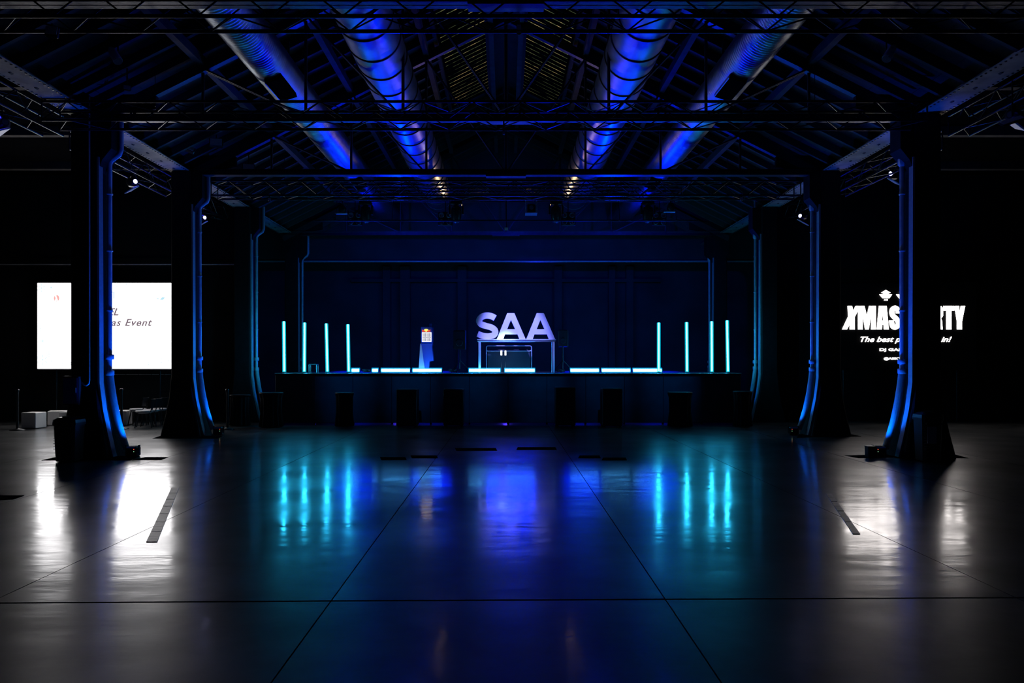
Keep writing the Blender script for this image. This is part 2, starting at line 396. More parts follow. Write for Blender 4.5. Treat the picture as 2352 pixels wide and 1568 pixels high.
# roof trusses (structural steel), one per column bay
TIE = EYE + 4.22
PLANES = [4.95, 8.75, 12.95, 16.75, 20.6, 24.6]
tl = ['out of the photo', 'nearest, above the first lighting truss', 'over the nearest pair of columns', 'over the second pair of columns', '', 'farthest, over the stage']
for i, y in enumerate(PLANES):
    if i in (0, 4): continue
    t = thing('roof_truss', 'dark steel roof truss, ' + tl[i], 'roof truss', (0, y, 0), group='steel roof trusses')
    MB().box(-7.5, 7.5, -0.09, 0.09, 0, 0.012).box(-7.5, 7.5, -0.01, 0.01, 0, 0.13).box(-7.5, 7.5, -0.09, 0.09, 0.12, 0.132).build('tie_beam', M['steel'], t, (0, 0, TIE))
    for s in (-1, 1):
        bar('rafter', (s*7.4, 0, RH(7.4) - 0.05), (0, 0, RH(0) - 0.05), (0.06, 0.09), M['steel'], t, square=True)
        for x in (1.8, 3.5, 5.3):
            bar('post', (s*x, 0, TIE + .1), (s*x, 0, RH(x) - 0.1), 0.028, M['steel'], t, n=8)
        for xa, xb in ((0.03, 1.78), (1.85, 3.45), (3.55, 5.25)):
            for dy in (-0.045, 0.045):
                bar('diagonal', (s*xa, dy, TIE + .1), (s*xb, dy, RH(xb) - 0.12), (0.022, 0.014), M['steel'], t, square=True)
        bar('diagonal', (s*5.35, 0, TIE + .1), (s*6.9, 0, RH(6.9) - 0.1), 0.03, M['steel'], t, square=True)
        MB().prism([(s*7.4, TIE-.75), (s*7.4, TIE+.45), (s*6.1, TIE+.45), (s*6.1, TIE+.2), (s*6.75, TIE+.1), (s*7.1, TIE-.3)], -0.05, 0.05).build('gusset', M['column'], t)
    bar('post', (0, 0, TIE + .1), (0, 0, RH(0) - 0.1), 0.03, M['steel'], t, n=8)
    MB().box(-0.45, 0.45, -0.1, 0.1, -0.03, 0).build('splice_plate', M['steel'], t, (0, 0, TIE))

# longitudinal riveted girders over the columns
GB = EYE + 4.3
rv = MB().lathe([(0.016, 0), (0.014, 0.012), (0.004, 0.016)], n=6).mesh('rivet', M['black'])
for s, nm in ((-1, 'left'), (1, 'right')):
    g = thing('riveted_girder', 'pale riveted steel girder running over the %s row of columns' % nm, 'girder', (s*7.34, 0, GB), group='riveted girders')
    MB().box(-0.24, 0.24, 5, 27, 0, 0.015).box(-0.015, 0.015, 5, 27, 0.015, 0.42).box(-0.24, 0.24, 5, 27, 0.42, 0.435).build('beam', M['girder'], g)
    rb = MB()
    for k in range(170):
        for x in (-0.2, 0.2):
            rb.lathe([(0.02, 0), (0.016, -0.012)], (x, 6.5 + 0.11*k, 0), 6)
    tag(rb.build('rivets', M['black'], g), kind='stuff')
    e = thing('eaves_beam', 'broad timber eaves beam above the %s girder, with a cable tray' % nm, 'beam', (s*7.0, 0, EYE + 4.95), group='eaves beams')
    MB().box(-0.3, 0.3, 4, 27, 0, 0.3).build('beam', M['steel'], e)
    MB().box(-0.12, 0.12, 4, 27, -0.05, -0.03).box(-0.12, -0.11, 4, 27, -0.05, 0.03).box(0.11, 0.12, 4, 27, -0.05, 0.03).build('cable_tray', M['pipe'], e, (-s*0.25, 0, 0))
    for k in range(22): MB().box(-0.3, 0.3, -0.03, 0.03, -0.035, 0).build('strap', M['black'], e, (0, 6.3 + k*0.93, 0))

# ------------------------------------------------------------ columns
def column(s, y, label, jog, bin_conduit=False):
    t = thing('cast_column', label, 'column', (s*7.285, y, 0), group='cast columns of the hall')
    # local: +x is the outer side when s = 1; inner side is -s
    rings = []
    for h, o, i_, d in ((0, .18, .25, .14), (.14, .16, .22, .12), (.45, .10, .15, .08), (.85, .04, .07, .03), (1.3, .01, .015, .0), (1.36, .0, .0, 0), (5.93, 0, 0, 0)):
        xi, xo = -s*(.225 + i_), s*(.225 + o); ya, yb = -d, .45 + d
        xa, xb = min(xi, xo), max(xi, xo); c = 0.03
        rings.append([(xa+c, ya, h), (xb-c, ya, h), (xb, ya+c, h), (xb, yb-c, h), (xb-c, yb, h), (xa+c, yb, h), (xa, yb-c, h), (xa, ya+c, h)])
    MB().loft(rings).build('shaft', M['column'], t)
    # raised flange on the inner side, following the flare
    fr = []
    for h, i_ in ((0.02, .25), (.14, .22), (.45, .15), (.85, .07), (1.3, .015), (5.2, 0)):
        xi = -s*(.225 + i_); xo = xi - s*0.035; a, b_ = min(xi, xo), max(xi, xo)
        fr.append([(a, .02, h), (b_, .02, h), (b_, .15, h), (a, .15, h)])
    MB().loft(fr).build('flange', M['hose'], t)
    # corbel at the head
    MB().prism([(-s*.225, 4.95), (-s*.30, 5.15), (-s*.46, 5.35), (-s*.46, 5.93), (-s*.2, 5.93), (-s*.2, 4.95)], 0.05, 0.4).build('corbel', M['column'], t)
    xp = lambda i_: -s*(.225 + .075 + i_)
    hj = 5.14
    low = [(xp(.30), .3, .12), (xp(.24), .3, .3), (xp(.15), .3, .6), (xp(.075), .3, .95), (xp(.02), .3, 1.3), (xp(0), .3, 1.5)]
    pts = []
    for i in range(len(low) - 1):
        a, b_ = Vector(low[i]), Vector(low[i+1]); n = max(2, int((b_-a).length / 0.012))
        for k in range(n): pts.append(a.lerp(b_, k / n))
    pts.append(Vector(low[-1]))
    MB().path(pts, .06, 10, [0.052 if k % 2 else 0.062 for k in range(len(pts))]).build('ribbed_hose', M['hose'], t)
    if jog: up = [(xp(0), .3, 1.5), (xp(0), .3, hj), (xp(.03), .3, hj + .07), (xp(.17), .3, hj + .17), (xp(.2), .3, hj + .25), (xp(.2), .3, 6.0)]
    else: up = [(xp(0), .3, 1.5), (xp(0), .3, 5.0), (xp(.19), .3, 5.3), (xp(.2), .3, 5.4), (xp(.2), .3, 6.35)] if s < 0 else [(xp(0), .3, 1.5), (xp(0), .3, 5.0), (xp(.0), .3, 6.5)]
    MB().path(up, .042, 10).build('downpipe', M['pipe'], t)
    for h in ((1.45, 1.62) if s > 0 else (1.42, 1.7)):
        MB().lathe([(.066, 0), (.072, .01), (.072, .08), (.066, .09)], (xp(0), .3, h), 12).build('pipe_collar', M['pipe'], t)
    for h in (2.55, 3.6, 4.6): MB().lathe([(.05, 0), (.053, .004), (.053, .025), (.05, .03)], (xp(0), .3, h), 10).build('clip', M['pipe'], t)
    if not jog and s > 0:
        MB().lathe([(.045, 0), (.07, .04), (.07, .3), (.045, .34)], (xp(0), .3, 5.1), 12).build('pipe_joint', M['pipe'], t)
    return t
names = ['nearest', 'second', 'third', 'farthest']
for s, nm in ((-1, 'left'), (1, 'right')):
    for i, y in enumerate((12.75, 16.58, 20.42, 25.1)):
        ex = ['beside the large LED wall', 'with a blue-lit downpipe, in front of the dark partition', 'at the end of the stage', 'behind the stage, dark and seen against the rear wall'][i]
        column(s, y, '%s dark flared column of the %s row, %s' % (names[i], nm, ex), s < 0)

# conduit, electric box on the nearest left column
cb = thing('electric_box', 'flat dark electric box with a pale edge on the nearest left column', 'box', px(171, 930, 12.7))
MB().bbox(-0.145, 0.145, -0.12, 0.0, 0, 0.5, 0.012).build('casing', M['stage'], cb)
MB().box(-0.12, 0.12, -0.128, -0.121, 0.03, 0.47).build('door', M['blue_panel'], cb)
MB().tube((0.1, -0.14, 0.22), (0.1, -0.14, 0.3), 0.008).build('handle', M['pipe'], cb)
cd = px(205, 873, 12.68)
pp = [(cd.x, 12.68, 6.2), (cd.x, 12.68, cd.z), (cd.x - .01, 12.68, cd.z - .06), (cd.x - .05, 12.68, cd.z - .09), (cd.x - .1, 12.68, cd.z - .07), (cd.x - .12, 12.68, cd.z - .04)]
o = MB().path(pp, 0.016, 8).build('conduit', M['pipe']); tag(o, 'thin conduit down the face of the nearest left column, hooked at its lower end', 'conduit')

# floor plates around the column feet and loose hatches
def plate(quad, label, group='dark plates let into the floor'):
    z = lambda y: EYE * F / (y - HY)
    P = [((x - CX) * z(y) / F, z(y)) for x, y in quad]
    cx = sum(p[0] for p in P)/4; cy = sum(p[1] for p in P)/4
    P = [(p[0]-cx, p[1]-cy) for p in P]
    t = thing('floor_plate', label, 'floor plate', (cx, cy, 0), group=group)
    MB().loft([[(x, y, -0.001) for x, y in P], [(x, y, .004) for x, y in P], [(x*.985, y*.985, .006) for x, y in P]]).build('plate', M['plate'], t)
    return t
plate([(95,1057),(300,1057),(322,1047),(140,1047)], 'dark floor plate around the foot of the nearest left column')
plate([(306,1056),(370,1056),(387,1050),(334,1050)], 'small dark hatch right of the nearest left column')
plate([(1972,1052),(1940,1046),(2030,1044),(2062,1050)], 'dark floor hatch under the small black bucket')
plate([(2060,1052),(2224,1052),(2180,1040),(2010,1040)], 'dark floor plate around the foot of the nearest right column')
plate([(350,1007),(500,1007),(512,1001),(368,1001)], 'dark floor plate around the foot of the second left column')
plate([(1830,1005),(1978,1002),(1950,996),(1835,997)], 'dark floor plate around the foot of the second right column')
plate([(-30,1149),(30,1147),(55,1138),(-20,1138)], 'dark floor hatch at the left edge of the photo')
for a, b_, y, lab in ((946,1006,1049,'short dark slot in the floor in line with the drinks cooler'), (876,934,1053,'faint narrow slot left of the short dark slot'), (1048,1142,1032,'long dark slot in the floor left of the sign reflection'), (1186,1279,1030,'long dark slot in the floor below the lettered sign'), (1328,1380,1049,'thin dark slot in the floor right of the sign reflection'), (1382,1440,1054,'farther thin slot toward the right tubes')):
    plate([(a,y+3),(b_,y+3),(b_-3,y-3),(a-3 if a<CX else a+3,y-3)], lab)
def strip(p0, p1, wd, label, n=14):
    p0, p1 = Vector(p0), Vector(p1); d = (p1 - p0) / n; q = Vector((1, 0, 0)) * wd
    t = thing('floor_strip', label, 'floor strip', p0)
    for k in range(n):
        a = d * k + d * .03; b_ = d * k + d * .97
        MB().loft([[a, a + q, b_ + q, b_], [v + Vector((0,0,.004 + .002*(k % 2))) for v in (a, a + q, b_ + q, b_)]]).build('segment', M['strip_metal'], t)
strip((-4.40, 9.74, 0), (-3.30, 6.79, 0), .10, 'segmented metal strip set diagonally in the floor in the bright left reflection')
strip((4.02, 9.3, 0), (3.33, 7.1, 0), .07, 'segmented metal strip in the floor at the inner edge of the right reflection', 8)

# ------------------------------------------------------------ ducts
def duct(X, h, r, ribbed, label):
    t = thing('air_duct', label, 'duct', (X, 0, EYE + h), group='round ventilation ducts')
    prof = []
    y = 3.0
    if ribbed:
        while y < 30.0:
            prof += [(r, y), (r + .007, y + .02), (r + .007, y + .03), (r, y + .05)]; y += .075
    else:
        prof = [(r, 3.0), (r, 30.0)]
    MB().lathe(prof, (0,0,0), 40, 'Y').build('duct_shell', M['duct'], t)
    if not ribbed:
        for k in range(33):
            MB().lathe([(r, 0), (r + .018, .006), (r + .018, .03), (r, .036)], (0, 3.6 + .8*k, 0), 40, 'Y').build('seam', M['steel'], t)
    else:
        s = 1 if X < 0 else -1
        for yy in (12.6, 19.5):
            g = thing('grille', None, None, (0, yy, 0)); g.parent = t; g.rotation_euler = (0, -s * R(18), 0)
            gm = MB().box(-.15, .15, 0, .9, -r - .05, -r + .06); gm.build('grille_frame', M['soot'], g)
            MB().box(-.165, -.15, 0, .9, -r - .055, -r + .02).build('grille_edge', M['pipe'], g)
    for k in range(7):
        y = PLANES[1] + 3.9 * (k - 1) + 1.2
        MB().box(-.02, .02, 0, .03, r, r + 0.5).build('hanger', M['steel'], t, (0, y, 0))
duct(-4.07, 5.17, .345, True, 'outer left ribbed silver duct, lit blue and turquoise')
duct(4.07, 5.17, .345, True, 'outer right ribbed silver duct, lit blue and turquoise')
duct(-2.23, 5.5, .46, False, 'inner left smooth silver duct with ring seams')
duct(2.23, 5.5, .46, False, 'inner right smooth silver duct with ring seams')

# ------------------------------------------------------------ lighting trusses
def box_truss(label, axis, a, b, c, zb, wd=.42, ht=.34, bay=.42, name='lighting_truss', rt=.024, group='black lighting trusses'):
    # axis 'x': runs from x=a to b at y=c..c+wd ; axis 'y': runs from y=a to b at x=c..c+wd
    loc = (a, c, zb) if axis == 'x' else (c, a, zb)
    t = thing(name, label, 'truss', loc, group=group)
    L_ = b - a
    def P(u, v, w_): return (u, v, w_) if axis == 'x' else (v, u, w_)
    for v in (0, wd):
        for w_ in (0, ht): bar('chord', P(0, v, w_), P(L_, v, w_), rt, M['truss'], t, n=10)
    n = max(2, round(L_ / bay)); st_ = L_ / n
    for k in range(n):
        u0, u1 = k*st_, (k+1)*st_
        f = k % 2
        for v in (0, wd): bar('brace', P(u0, v, ht if f else 0), P(u1, v, 0 if f else ht), .011, M['truss'], t, n=5)
        for w_ in (0, ht): bar('brace', P(u0, 0 if f else wd, w_), P(u1, wd if f else 0, w_), .011, M['truss'], t, n=5)
    for u in (L_*.12, L_*.5, L_*.88):
        bar('hoist_cable', P(u, wd/2, ht), P(u, wd/2, TIE + .7 - zb if axis == 'x' else 5.9 - zb), .006, M['truss'], t, n=5)
    for u in (0, L_):
        for v in (0, wd): bar('end_post', P(u, v, 0), P(u, v, ht), .014, M['truss'], t, n=6)
    return t
TB = EYE + 4.05
box_truss('nearest black lighting truss across the very top of the hall', 'x', -7.0, 7.0, 8.66, TB, .40)
box_truss('black lighting truss between the nearest pair of columns', 'x', -7.6, 6.9, 12.12, TB - .08, .50, .30)
box_truss('black lighting truss between the second pair of columns', 'x', -6.85, 6.85, 17.2, EYE + 3.88, .40)
box_truss('farthest black lighting truss, carrying the moving heads over the stage front', 'x', -5.0, 5.0, 21.1, EYE + 4.68, .40, .28)
for s, nm in ((-1, 'left'), (1, 'right')):
    for a, b_, q in ((6.2, 12.9, 'nearer'), (13.7, 17.6, 'middle'), (18.2, 20.6, 'farther')):
        c = s*7.72 - (.36 if s < 0 else 0)
        box_truss('%s black side truss outside the %s row of columns' % (q, nm), 'y', a, b_, c, TB - .1, .36, .34, .42, 'side_truss', .02, 'black side trusses')

# ------------------------------------------------------------ fixtures
def flood(p, s, label, lit):
    t = thing('flood_light', label, 'stage light', p, group='flood lights of the side trusses')
    MB().tube((0, 0, .12), (0, 0, TB - .1 - p[2]), .012, 6).build('hanging_rod', M['truss'], t)
    MB().box(-.02, .02, -.03, .03, TB - .14 - p[2], TB - .04 - p[2]).build('clamp', M['black'], t)
    hd = MB().lathe([(.06, -.09), (.1, -.05), (.105, .08), (.09, .1)], (0, 0, 0), 14, 'Y').build('lamp_head', M['fixture'], t)
    hd.rotation_euler = (0, 0, -s*R(58)); hd.location = (0, 0, .02)
    le = MB().lathe([(.045, -.003), (.045, .003)], (0, -.095, 0), 14, 'Y').build('lens', M['lamp_blue'] if lit else M['lens'], t)
    le.rotation_euler = (0, 0, -s*R(58)); le.location = (0, 0, .02)
    fl_ = MB().bbox(-.14, .14, -.012, .012, -.1, .1, .006).build('barn_door', M['panel'], t)
    fl_.rotation_euler = (R(-62), s*R(18), s*R(25)); fl_.location = (-s*.02, -.08, -.16)
floods = [(5, 285, 11.5, 0), (305, 420, 15.7, 1), (465, 502, 19.3, 1)]
fl2 = [(2327, 268, 11.5, 0), (2052, 402, 15.6, 1), (1843, 498, 19.3, 1)]
for i, q in enumerate(floods):
    flood(px(q[0], q[1], q[2]), -1, '%s flood light below the left side truss' % ('nearest unlit', 'brightly lit', 'far, small, lit')[i], q[3])
for i, q in enumerate(fl2):
    flood(px(q[0], q[1], q[2]), 1, '%s flood light below the right side truss' % ('nearest unlit', 'brightly lit', 'far, small, lit')[i], q[3])
def par(p, rot, label, top, group='par cans under the roof', L_=.3, r=.07):
    t = thing('par_light', label, 'stage light', p, group=group)
    b_ = MB().lathe([(r*.6, L_), (r*.85, L_*.85), (r, L_*.3), (r, 0)], (0,0,0), 16).build('can', M['panel'], t)
    l = MB().lathe([(r*.9, 0), (r*.9, .01)], (0,0,-.011), 16).build('lens', M['lens'], t)
    for q in (b_, l): q.rotation_euler = rot
    MB().tube((0, 0, L_*.5), (0, 0, max(top - p[2], .4)), .012, 6).build('yoke', M['truss'], t)
par(px(271, 140, 11.5), (R(-20), R(-35), 0), 'round spotlight with pale face under the left roof slope', EYE + 4.72)
par(px(2036, 135, 11.5), (R(-20), R(35), 0), 'round spotlight with pale face under the right roof slope', EYE + 4.72)
def boxlight(p, rot, label, sz=(.14, .1, .18), rod=.5, group='small box lights under the roof'):
    t = thing('box_light', label, 'stage light', p, group=group)
    b_ = MB().bbox(-sz[0], sz[0], -sz[1]/2, sz[1]/2, -sz[2]/2, sz[2]/2, .012).build('housing', M['fixture'], t)
    f_ = MB().box(-sz[0]*.85, sz[0]*.85, -sz[1]/2-.006, -sz[1]/2, -sz[2]*.4, sz[2]*.4).build('face', M['panel'], t)
    for q in (b_, f_): q.rotation_euler = rot
    MB().tube((0, 0, sz[2]*.3), (0, 0, rod), .012, 6).build('hanging_rod', M['truss'], t)
boxlight(px(432, 342, 15.9), (R(-30), R(20), R(20)), 'box light hanging left of the second left column head', (.14,.1,.12))
boxlight(px(497, 328, 15.9), (R(-10), 0, R(15)), 'upright box light right of the tilted box light, upper left')
boxlight(px(571, 386, 17.0), (R(-10), 0, R(15)), 'box light above the left end of the third lighting truss')
boxlight(px(318, 323, 15.5), (R(-20), 0, R(25)), 'small box light under the left girder', (.07,.06,.1))
boxlight(px(292, 203, 12.2), (R(-20), 0, R(25)), 'tiny box light beside the left eaves beam', (.06,.05,.09))
boxlight(px(2283, 142, 11.5), (R(-35), 0, R(-25)), 'box light under the right eaves beam near the photo edge', (.12,.08,.14))
boxlight(px(2325, 278, 11.0), (R(-60), R(-15), R(-20)), 'pale tilted flat light at the right edge of the photo', (.16,.03,.2), .6)
boxlight(px(120, 74, 8.66), (R(-20), 0, R(15)), 'pale box light on the nearest truss at upper left', (.07,.06,.14), .10)
boxlight(px(1192, 68, 9.06), (0, 0, 0), 'narrow box hanging below the nearest truss at the centre', (.03,.03,.13), .16)
boxlight(px(1157, 304, 12.12), (0, 0, 0), 'small pale box on the second truss at the centre', (.025,.03,.07), .23)
boxlight(px(619, 458, 17.2), (0, 0, 0), 'small box clipped below the left half of the third truss', (.035,.04,.08), .12)
boxlight(px(1703, 457, 17.2), (0, 0, 0), 'small box clipped below the right half of the third truss', (.035,.04,.08), .12)
boxlight(px(1163, 526, 21.1), (0, 0, 0), 'small box hanging under the farthest truss at the centre', (.06,.05,.1), .95)

MH = EYE + 4.68 - .08
def moving_head(x, y0, label):
    p = px(x, 463, y0)
    t = thing('moving_head', label, 'stage light', (p.x, y0, MH), group='moving heads on the farthest truss')
    MB().bbox(-.17, .17, -.14, .14, -.13, -.02, .02).build('base', M['fixture'], t)
    for s in (-1, 1):
        MB().bbox(-.025, .025, -.06, .06, -.4, -.13, .01).build('yoke_arm', M['fixture'], t, (s*.185, 0, 0))
    h_ = MB().lathe([(.07, .22), (.13, .17), (.15, .05), (.15, -.08), (.12, -.2), (.1, -.24)], (0,0,0), 18).build('head', M['fixture'], t, (0, 0, -.36))
    h_.rotation_euler = (R(14), 0, 0)
    l_ = MB().lathe([(.1, -.242), (.1, -.25), (.04, -.262)], (0,0,0), 18).build('lens', M['lens'], t, (0, 0, -.36)); l_.rotation_euler = (R(14), 0, 0)
    for s in (-1, 1): MB().box(-.015, .015, -.03, .03, -.03, .065).build('clamp', M['truss'], t, (s*.1, -0.0, 0))
for x, nm in ((840, 'leftmost moving head under the farthest truss'), (1048, 'second moving head from the left under the farthest truss'), (1277, 'third moving head from the left under the farthest truss'), (1488, 'rightmost moving head under the farthest truss')):
    moving_head(x, 21.1, nm)
def blinder(x, label):
    p = px(x, 500, 21.3)
    t = thing('blinder_light', label, 'stage light', (p.x, 21.42, p.z), group='four-lamp blinders on the farthest truss')
    MB().bbox(-.21, .21, .0, .1, -.2, .2, .02).build('housing', M['fixture'], t)
    for a in (-.11, .11):
        for b_ in (-.1, .1):
            MB().lathe([(.075, 0), (.08, -.03), (.072, -.035), (.05, -.01), (.0, .0)], (a, 0, b_), 14, 'Y').build('lamp', M['lens'], t)
    MB().tube((0, .05, .2), (0, .05, MH - p.z + .06), .014, 6).build('hanging_rod', M['truss'], t)
for x, nm in ((813, 'left of the leftmost moving head'), (1022, 'left of the second moving head'), (1306, 'right of the third moving head'), (1517, 'right of the rightmost moving head')):
    blinder(x, 'four-lamp blinder %s' % nm)
def wash(x, y, label):
    p = px(x, y, 21.1)
    t = thing('wash_light', label, 'stage light', p, group='wash lights with pale lower edge')
    MB().bbox(-.17, .17, -.06, .06, 0, .035, .01).build('lamp_bar', M['panel'], t)
    MB().lathe([(.05, .03), (.11, .1), (.11, .2), (.06, .28)], (.03, 0, 0), 14).build('motor_housing', M['fixture'], t)
    MB().tube((.03, 0, .27), (.03, 0, MH - p.z + .06), .014, 6).build('hanging_rod', M['truss'], t)
wash(784, 492, 'wash light with a bright edge at the left end of the farthest truss')
wash(1538, 488, 'wash light with a bright edge at the right end of the farthest truss')
p = px(1220, 492, 21.1)
t = thing('projector', 'boxy projector in a hanging frame under the middle of the farthest truss', 'projector', p)
MB().bbox(-.12, .12, -.18, .18, .03, .26, .02).build('casing', M['fixture'], t)
MB().box(-.17, .17, -.2, .2, 0, .025).build('tray', M['pipe'], t)
for s in (-1, 1): MB().tube((s*.155, 0, 0), (s*.155, 0, MH - p.z + .06), .01, 6).build('hanging_rod', M['pipe'], t)
MB().lathe([(.06, 0), (.06, -.04)], (0, -.18, .15), 14, 'Y').build('lens', M['lens'], t)
o = MB().tube((-5.4, 20.82, px(0, 509, 21).z), (5.4, 20.82, px(0, 509, 21).z), .022, 8).build('lamp_bar', M['truss']); tag(o, 'long black pipe slung below the farthest truss', 'pipe')
for k in range(7):
    x = -4.8 + 1.6*k; zz = px(0, 509, 21).z
    MB().tube((x, 20.82, zz), (x, 21.06, MH + .06), .008, 5).build('hanger', M['truss'], o)

# ------------------------------------------------------------ stage
SF = 19.62; SH = EYE - 24.5*SF/F
sg = thing('stage', 'long black stage with panelled skirt and glowing edge', 'stage', (0, SF, 0))
x0, x1 = px(632, 0, SF).x, px(1702, 0, SF).x
n = 12; dw = (x1 - x0) / n
for k in range(n):
    a = x0 + k*dw
    MB().bbox(a + .004, a + dw - .004, 0, .03, .05, SH - .06, .006).build('skirt_panel', M['stage'], sg)
    MB().bbox(a + .002, a + dw - .002, -.02, 1.0, SH - .06, SH, .006).build('deck_board', M['deck'], sg)
    MB().box(a + .002, a + dw - .002, 1.002, 5.0, SH - .06, SH).build('deck_board', M['deck'], sg)
for k in range(n + 1):
    a = x0 + k*dw
    bar('leg', (a, .1, 0), (a, .1, SH - .06), .03, M['truss'], sg, n=8)
for x in (x0 + .02, x1 - .02): MB().box(x - .015, x + .015, .03, 5.0, .04, SH - .06).build('side_panel', M['stage'], sg)
MB().tube((x0, -.035, SH - .01), (x1, -.035, SH - .01), .008, 6).build('edge_trim', M['alu'], sg)

def led_tube(xb, xt, yt, yb, z, label):
    pb, pt = px(xb, yb, z), px(xt, yt, z); pb.z = SH + .02
    t = thing('led_tube', label, 'light tube', (pb.x, z, SH), group='upright cyan light tubes')
    d = pt - Vector((pb.x, z, SH))
    MB().tube((0, 0, .03), d, .021, 12).build('light_core', M['tube'], t)
    MB().tube((0, 0, .03), d, .05, 16, cap=False).build('sleeve', M['tube_sleeve'], t)  # added glowing shell, imitates the halo around the core
    MB().lathe([(.07, 0), (.07, .015), (.03, .02), (.03, .045)], (0,0,0), 16).build('foot', M['black'], t)
    MB().tube(d, d * 1.012, .03, 12).build('end_cap', M['black'], t)
tubes_l = [(653, 652, 738, 857), (699, 699.5, 741, 857), (752, 749.5, 743, 857), (801, 799, 745, 856)]
tubes_r = [(1513, 1513, 741, 853), (1578, 1577, 740, 849), (1635, 1634.5, 738, 855), (1672, 1670, 736, 855)]
od = ['first', 'second', 'third', 'fourth']
for i, (xb, xt, yt, yb) in enumerate(tubes_l): led_tube(xb, xt, yt, yb, 19.72, '%s upright cyan light tube from the left on the stage edge' % od[i])
for i, (xb, xt, yt, yb) in enumerate(tubes_r): led_tube(xb, xt, yt, yb, 19.72, '%s upright cyan light tube of the right set, counted from the centre' % od[i])
segs = [(806, 829), (853, 872), (874, 945), (946, 1018), (1075, 1153), (1157, 1232), (1308, 1379), (1380, 1451), (1452, 1523)]
sl = ['short light bar beside the fourth left tube', 'short light bar left of the drinks cooler run', 'light bar left of the drinks cooler', 'light bar under the drinks cooler', 'light bar under the left half of the lettered sign', 'light bar under the right half of the lettered sign',
      'light bar just right of the lettered sign', 'middle light bar of the right run', 'light bar at the foot of the first tube of the right set']
for (a, b_), lab in zip(segs, sl):
    z = 20.18; pa, pb = px(a, 0, z).x, px(b_, 0, z).x
    t = thing('light_bar', 'glowing cyan ' + lab, 'light bar', (pa, z, SH), group='cyan light bars along the stage edge')
    L_ = pb - pa - .02
    MB().tube((.03, 0, .07), (L_ - .03, 0, .07), .042, 12).build('light_core', M['strip'], t)
    MB().tube((.01, 0, .07), (L_ - .01, 0, .07), .068, 16, cap=False).build('sleeve', M['strip_sleeve'], t)  # added shell whose glow imitates the bar's halo
    MB().box(0, L_, -.03, .03, 0, .012).build('base_rail', M['black'], t)
    for x in (0.0, L_ - .02): MB().box(x, x + .02, -.035, .035, 0, .09).build('end_cap', M['black'], t)

# ------------------------------------------------------------ lettered sign on its table
ZS = 20.30; K = ZS / F / 8.712
def sg_pt(u, v): return ((u - 1060) * K, (765 - v) * K)
stg = thing('sign_table', 'slim white-lit metal frame table carrying the lettered sign', 'table', (px(1060,0,ZS).x, ZS, SH))
base = px(0, 778.6, ZS).z - SH
X = lambda u: u * K
MB().bbox(X(312), X(1890), -.03, .3, base - .022, base - .002, .004).build('table_top', M['sign'], stg)
MB().bbox(X(318), X(1882), -.02, .29, base - .072, base - .036, .005).build('top_rail', M['alu'], stg)
for a, b_ in ((340, 382), (1828, 1866)):
    for yy in (-.015, .24): MB().bbox(X(a), X(b_), yy, yy + .045, 0, base - .06, .004).build('leg', M['sign'], stg)
MB().bbox(X(1803), X(1827), .0, .03, 0, base - .07, .004).build('brace', M['alu'], stg)
Sc = [(672,352),(600,314),(515,300),(425,315),(362,368),(352,425),(395,478),(490,510),(590,538),(655,580),(676,632),(645,690),(570,715),(500,718),(410,703),(322,668)]
spx = px(1060, 0, ZS).x
lt = thing('sign_letter', 'white letter S, leftmost of the three letters of the sign', 'letter', (spx, ZS + .06, SH + base - .002), group='sign letters')
outline('letter_board', [stroke([(a*K, (778-b)*K) for a, b in Sc], 122*K)], M['sign'], lt, .1, at(0, .05, 0))
A1 = [(915,243),(1058,243),(1285,766),(1160,766),(1122,668),(871,668),(835,766),(705,766)]
H1 = [(990,380),(1075,565),(913,565)]
for dx, lab, q in ((0, 'white letter A in the middle of the sign', 0), (592, 'white letter A, rightmost of the sign', 1)):
    lt = thing('sign_letter', lab, 'letter', (spx, ZS + .06, SH + base - .002), group='sign letters')
    outline('letter_board', [[((a+dx)*K, (768-b)*K) for a, b in A1], [((a+dx)*K, (768-b)*K) for a, b in H1]], M['sign'], lt, .1, at(0, .05, 0))

# DJ booth under and behind the sign
zb = 21.2
bo = thing('dj_booth', 'dark booth behind the sign with a rounded tubular frame', 'booth', (0, zb, SH))
x0b, x1b = px(1117, 0, zb).x, px(1221, 0, zb).x; h0 = px(0, 806, zb).z - SH; h1 = px(0, 794, zb).z - SH
MB().bbox(x0b + .03, x1b - .03, .03, .5, .0, h0 - .01, .01).build('front_panel', M['stage'], bo)
fr = []
for cx_, cz_, a0 in ((x1b - .05, h1 - .05, 0), (x0b + .05, h1 - .05, 90), (x0b + .05, h0 + .05, 180), (x1b - .05, h0 + .05, 270)):
    for k in range(5):
        a = R(a0 + 22.5*k); fr.append((cx_ + .05*math.cos(a), 0, cz_ + .05*math.sin(a)))
fr.append(fr[0]); MB().path(fr, .014, 8).build('frame', M['pipe'], bo)
for x in (x0b, x1b): bar('leg', (x, 0, 0), (x, 0, h0 + .03), .013, M['pipe'], bo, n=8)
MB().bbox(x0b + .1, x1b - .1, .08, .5, h0, h0 + .06, .01).build('mixer', M['black'], bo)
for x, nm in ((1151.5, 'left'), (1161, 'right')):
    p = px(x, 816, 20.9)
    t = thing('booth_lamp', 'small bright white lamp in front of the booth, the %s one of two' % nm, 'lamp', (p.x, 20.9, SH), group='booth lamps')
    MB().bbox(-.026, .026, -.02, .02, p.z - SH, p.z - SH + .14, .008).build('lamp_body', M['white_lamp'], t)
    MB().tube((0, 0, 0), (0, 0, p.z - SH), .01, 6).build('stand', M['black'], t)
    MB().lathe([(.06, 0), (.06, .01)], (0,0,0), 12).build('foot', M['black'], t)

